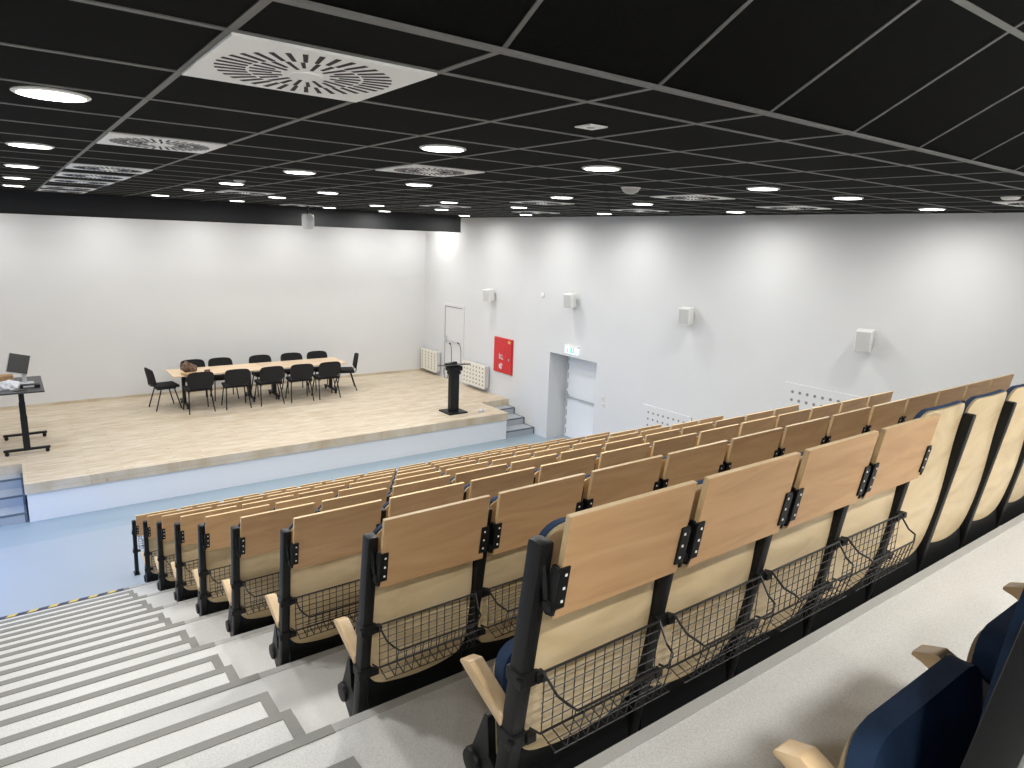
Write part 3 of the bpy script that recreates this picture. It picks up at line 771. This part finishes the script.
for i, (x0, x1) in enumerate(((2.45, 4.235), (4.245, 6.03))):
    t = thing('conference_table', ['pale wooden table forming the left half, brown bag on it', 'pale wooden table forming the right half of the conference table'][i], 'table', ((x0+x1)/2, (TY0+TY1)/2, ZS), 0, 'two tables joined on the stage')
    hx, hy = (x1-x0)/2, (TY1-TY0)/2
    MB().box(-hx, hx, -hy, hy, .680, .705, bev=.003).build('tabletop', M['table'], t)
    MB().box(-hx+.2, hx-.2, -.05, .05, .635, .68).build('rail', M['black'], t)
    for s_ in (-1, 1):
        lx = s_*(hx-.25)
        lg = MB().box(lx-.03, lx+.03, -.04, .04, .09, .68, bev=.005).box(lx-.03, lx+.03, -.33, .33, .065, .10, bev=.008).box(lx-.025, lx+.025, -.30, .30, .655, .68).build('leg', M['black'], t)
        for sy in (-1, 1):
            MB().lathe([(.012, lx-.016), (.034, lx-.014), (.034, lx+.014), (.012, lx+.016)], sy*.30, .034, n=14, axis='x').box(lx-.02, lx+.02, sy*.30-.02, sy*.30+.02, .05, .075).build('castor', M['black'], lg)
ch = stack_chair(); first = True
def put_chair(x, y, rz, lab, grp):
    global first
    c = ch if first else copy_tree(ch); first = False
    c.location = (x, y, ZS); c.rotation_euler = (0, 0, rz); tag(c, lab, 'chair', grp)
near_x = [2.86, 3.57, 4.23, 4.88, 5.47]
nl = ['leftmost', 'second from the left', 'middle', 'second from the right', 'rightmost']
for i, x in enumerate(near_x):
    put_chair(x, 14.17, [.05, -.04, .03, -.05, .02][i], '%s black padded chair on the near side of the stage table' % nl[i], 'chairs on the near side of the stage table')
for i, x in enumerate([3.03, 3.56, 4.42, 5.10, 5.72]):
    put_chair(x, 15.04, PI+[.06, -.03, .05, -.04, .03][i], '%s black padded chair on the far side of the stage table' % nl[i], 'chairs on the far side of the stage table')
put_chair(2.36, 14.72, -PI/2+.12, 'black padded chair at the left end of the stage table', None)
put_chair(6.14, 14.70, PI/2-.3, 'black padded chair at the right end of the stage table', None)
# brown bag and a small bottle-like item on the table
m = MB(); bmesh.ops.create_icosphere(m.bm, subdivisions=3, radius=.115)
for v in m.bm.verts:
    n_ = 1+.22*math.sin(9*v.co.x*7+v.co.y*31)*math.cos(v.co.z*40+v.co.x*20)
    v.co = Vector((v.co.x*1.25*n_, v.co.y*.8*n_, max(-.075, v.co.z*1.0*n_ + .04*(v.co.x < 0))))
o = m.build('paper_bag', M['bag'], None, loc=(2.80, 14.55, TZ+.075)); tag(o, 'crumpled dark brown bag at the left end of the stage table', 'bag')
o = MB().box(-.14, .14, -.10, .10, 0, .03, bev=.008).build('book', M['card'], None, loc=(2.78, 14.36, TZ), rot=(0, 0, .3)); tag(o, 'tan folder lying in front of the brown bag on the table', 'folder')
o = MB().box(-.05, .05, -.03, .03, 0, .05, bev=.012).build('pouch', M['bag'], None, loc=(3.12, 14.48, TZ), rot=(0, 0, .4)); tag(o, 'small dark pouch right of the brown bag on the table', 'pouch')

# lectern
t = thing('lectern', 'black lectern with square foot near the right end of the stage', 'lectern', (7.225, 11.66, ZS), -.0)
MB().box(-.22, .22, -.22, .22, 0, .03, bev=.006).build('base', M['black'], t)
MB().box(-.095, .095, -.065, .065, .03, .90, bev=.008).build('column', M['black'], t)
MB().box(-.15, .15, -.10, .10, .88, .97, bev=.01).box(-.12, .12, -.08, .08, .80, .87, bev=.008).build('collar', M['black'], t)
tp = MB().hexa([(-.27, -.20, 1.015), (.27, -.20, 1.015), (.27, .20, .955), (-.27, .20, .955), (-.27, -.20, 1.035), (.27, -.20, 1.035), (.27, .20, .975), (-.27, .20, .975)], bev=.005).build('desk_top', M['screen'], t)
for sx, hx_ in ((.02, -.05), (.25, -.09)):
    mc = MB().tube([(sx, .14, .955), (sx, .14, 1.22), (sx+hx_*.3, .13, 1.34), (sx+hx_, .10, 1.41)], .006, n=6).build('microphone', M['black'], t)
    MB().tube([(sx+hx_, .10, 1.41), (sx+hx_-.04, .08, 1.43)], .014, n=8).build('microphone_head', M['black'], mc)
MB().tube([(-.24, -.0, .96), (-.27, -.05, .85), (-.25, -.06, .76), (-.18, -.03, .74), (-.14, 0, .80)], .006, n=6).build('cable', M['black'], t)
t2 = thing('control_box', 'small black control box lying on the lectern top', 'control box', (7.155, 11.66, ZS+1.014))
MB().hexa([(-.12, -.08, .0), (.10, -.08, .0), (.10, .08, -.020), (-.12, .08, -.020), (-.12, -.07, .025), (.10, -.07, .06), (.10, .07, .045), (-.12, .07, .012)], bev=.005).build('body', M['fabric'], t2)
MB().hexa([(-.08, -.03, .02), (.08, -.03, .04), (.08, .03, .035), (-.08, .03, .015), (-.08, -.03, .036), (.08, -.03, .058), (.08, .03, .053), (-.08, .03, .03)]).build('keys', M['greyd'], t2)
# crumpled paper on the stage edge
m = MB(); bmesh.ops.create_icosphere(m.bm, subdivisions=2, radius=.045)
for v in m.bm.verts:
    k_ = 1+.35*math.sin(v.co.x*90+v.co.y*50)*math.cos(v.co.z*70); v.co = Vector((v.co.x*1.7*k_, v.co.y*k_, (v.co.z+.03)*.8*k_ if v.co.z > -.03 else 0))
o = m.build('crumpled_paper', M['paper'], None, loc=(7.75, 11.40, ZS)); tag(o, 'crumpled pale scrap on the stage boards right of the lectern', 'paper')

# standing desk on the left of the stage
t = thing('standing_desk', 'black height-adjustable desk on T legs at the left of the stage', 'desk', (.03, 13.05, ZS))
MB().box(-.66, .30, -.60, .70, .985, 1.01, bev=.004).build('desk_top', M['desk'], t)
MB().box(-.03, .03, -.5, .5, .94, .985).build('cross_rail', M['black'], t)
for sy in (-.46, .50):
    lg = MB().box(-.045, .045, sy-.035, sy+.035, .06, .62, bev=.004).box(-.036, .036, sy-.028, sy+.028, .60, .985, bev=.004).box(-.30, .30, sy-.03, sy+.03, .06, .095, bev=.006).build('leg', M['black'], t)
    for sx in (-1, 1):
        MB().lathe([(.01, sy-.018), (.028, sy-.016), (.028, sy+.016), (.01, sy+.018)], 0, 0, n=12).mesh('x', M['black'])
        MB().tube([(sx*.26, sy-.018, .03), (sx*.26, sy+.018, .03)], .03, n=12).box(sx*.26-.018, sx*.26+.018, sy-.02, sy+.02, .04, .07).build('castor', M['black'], lg)
DT = ZS+1.01
t = thing('monitor', 'dark flat monitor on a silver stand on the standing desk', 'monitor', (.10, 13.14, DT), 0.0)
MB().box(-.12, .12, -.09, .09, 0, .018, bev=.006).build('foot', M['silver'], t)
MB().box(-.03, .03, .0, .03, .015, .22, bev=.004).build('neck', M['silver'], t)
sc = MB().box(-.145, .145, -.02, .02, -.155, .155, bev=.006).build('screen', M['grey'], t, loc=(-.06, 0, .33), rot=(-.12, .27, .2))
MB().box(-.138, .138, -.023, -.019, -.148, .148).build('display', M['screen'], sc)
t = thing('document_camera', 'black and silver control unit beside the monitor foot', 'control box', (.16, 12.80, DT))
MB().box(-.13, .13, -.06, .06, 0, .05, bev=.008).build('body', M['black'], t); MB().box(-.09, .05, -.062, -.05, .012, .04).build('front_panel', M['silver'], t)
o = MB().box(-.20, .16, -.10, .10, 0, .13, bev=.004).build('cardboard_box', M['card'], None, loc=(-.20, 13.30, DT)); tag(o, 'tan cardboard box at the left edge of the standing desk', 'box')
m = MB(); bmesh.ops.create_icosphere(m.bm, subdivisions=3, radius=.11)
for v in m.bm.verts:
    k_ = 1+.16*math.sin(v.co.x*60+v.co.y*35)*math.cos(v.co.z*50); v.co = Vector((v.co.x*1.5*k_, v.co.y*k_, max(0, v.co.z+.02)*1.0*k_))
o = m.build('plastic_bag', M['paper'], None, loc=(-.12, 12.82, DT)); tag(o, 'crumpled white bag before the cardboard box on the standing desk', 'bag')
o = MB().box(-.09, .09, -.05, .05, 0, .012, bev=.003).build('small_tablet', M['screen'], None, loc=(.02, 12.62, DT), rot=(0, 0, .2)); tag(o, 'flat black remote lying near the front desk edge', 'remote')
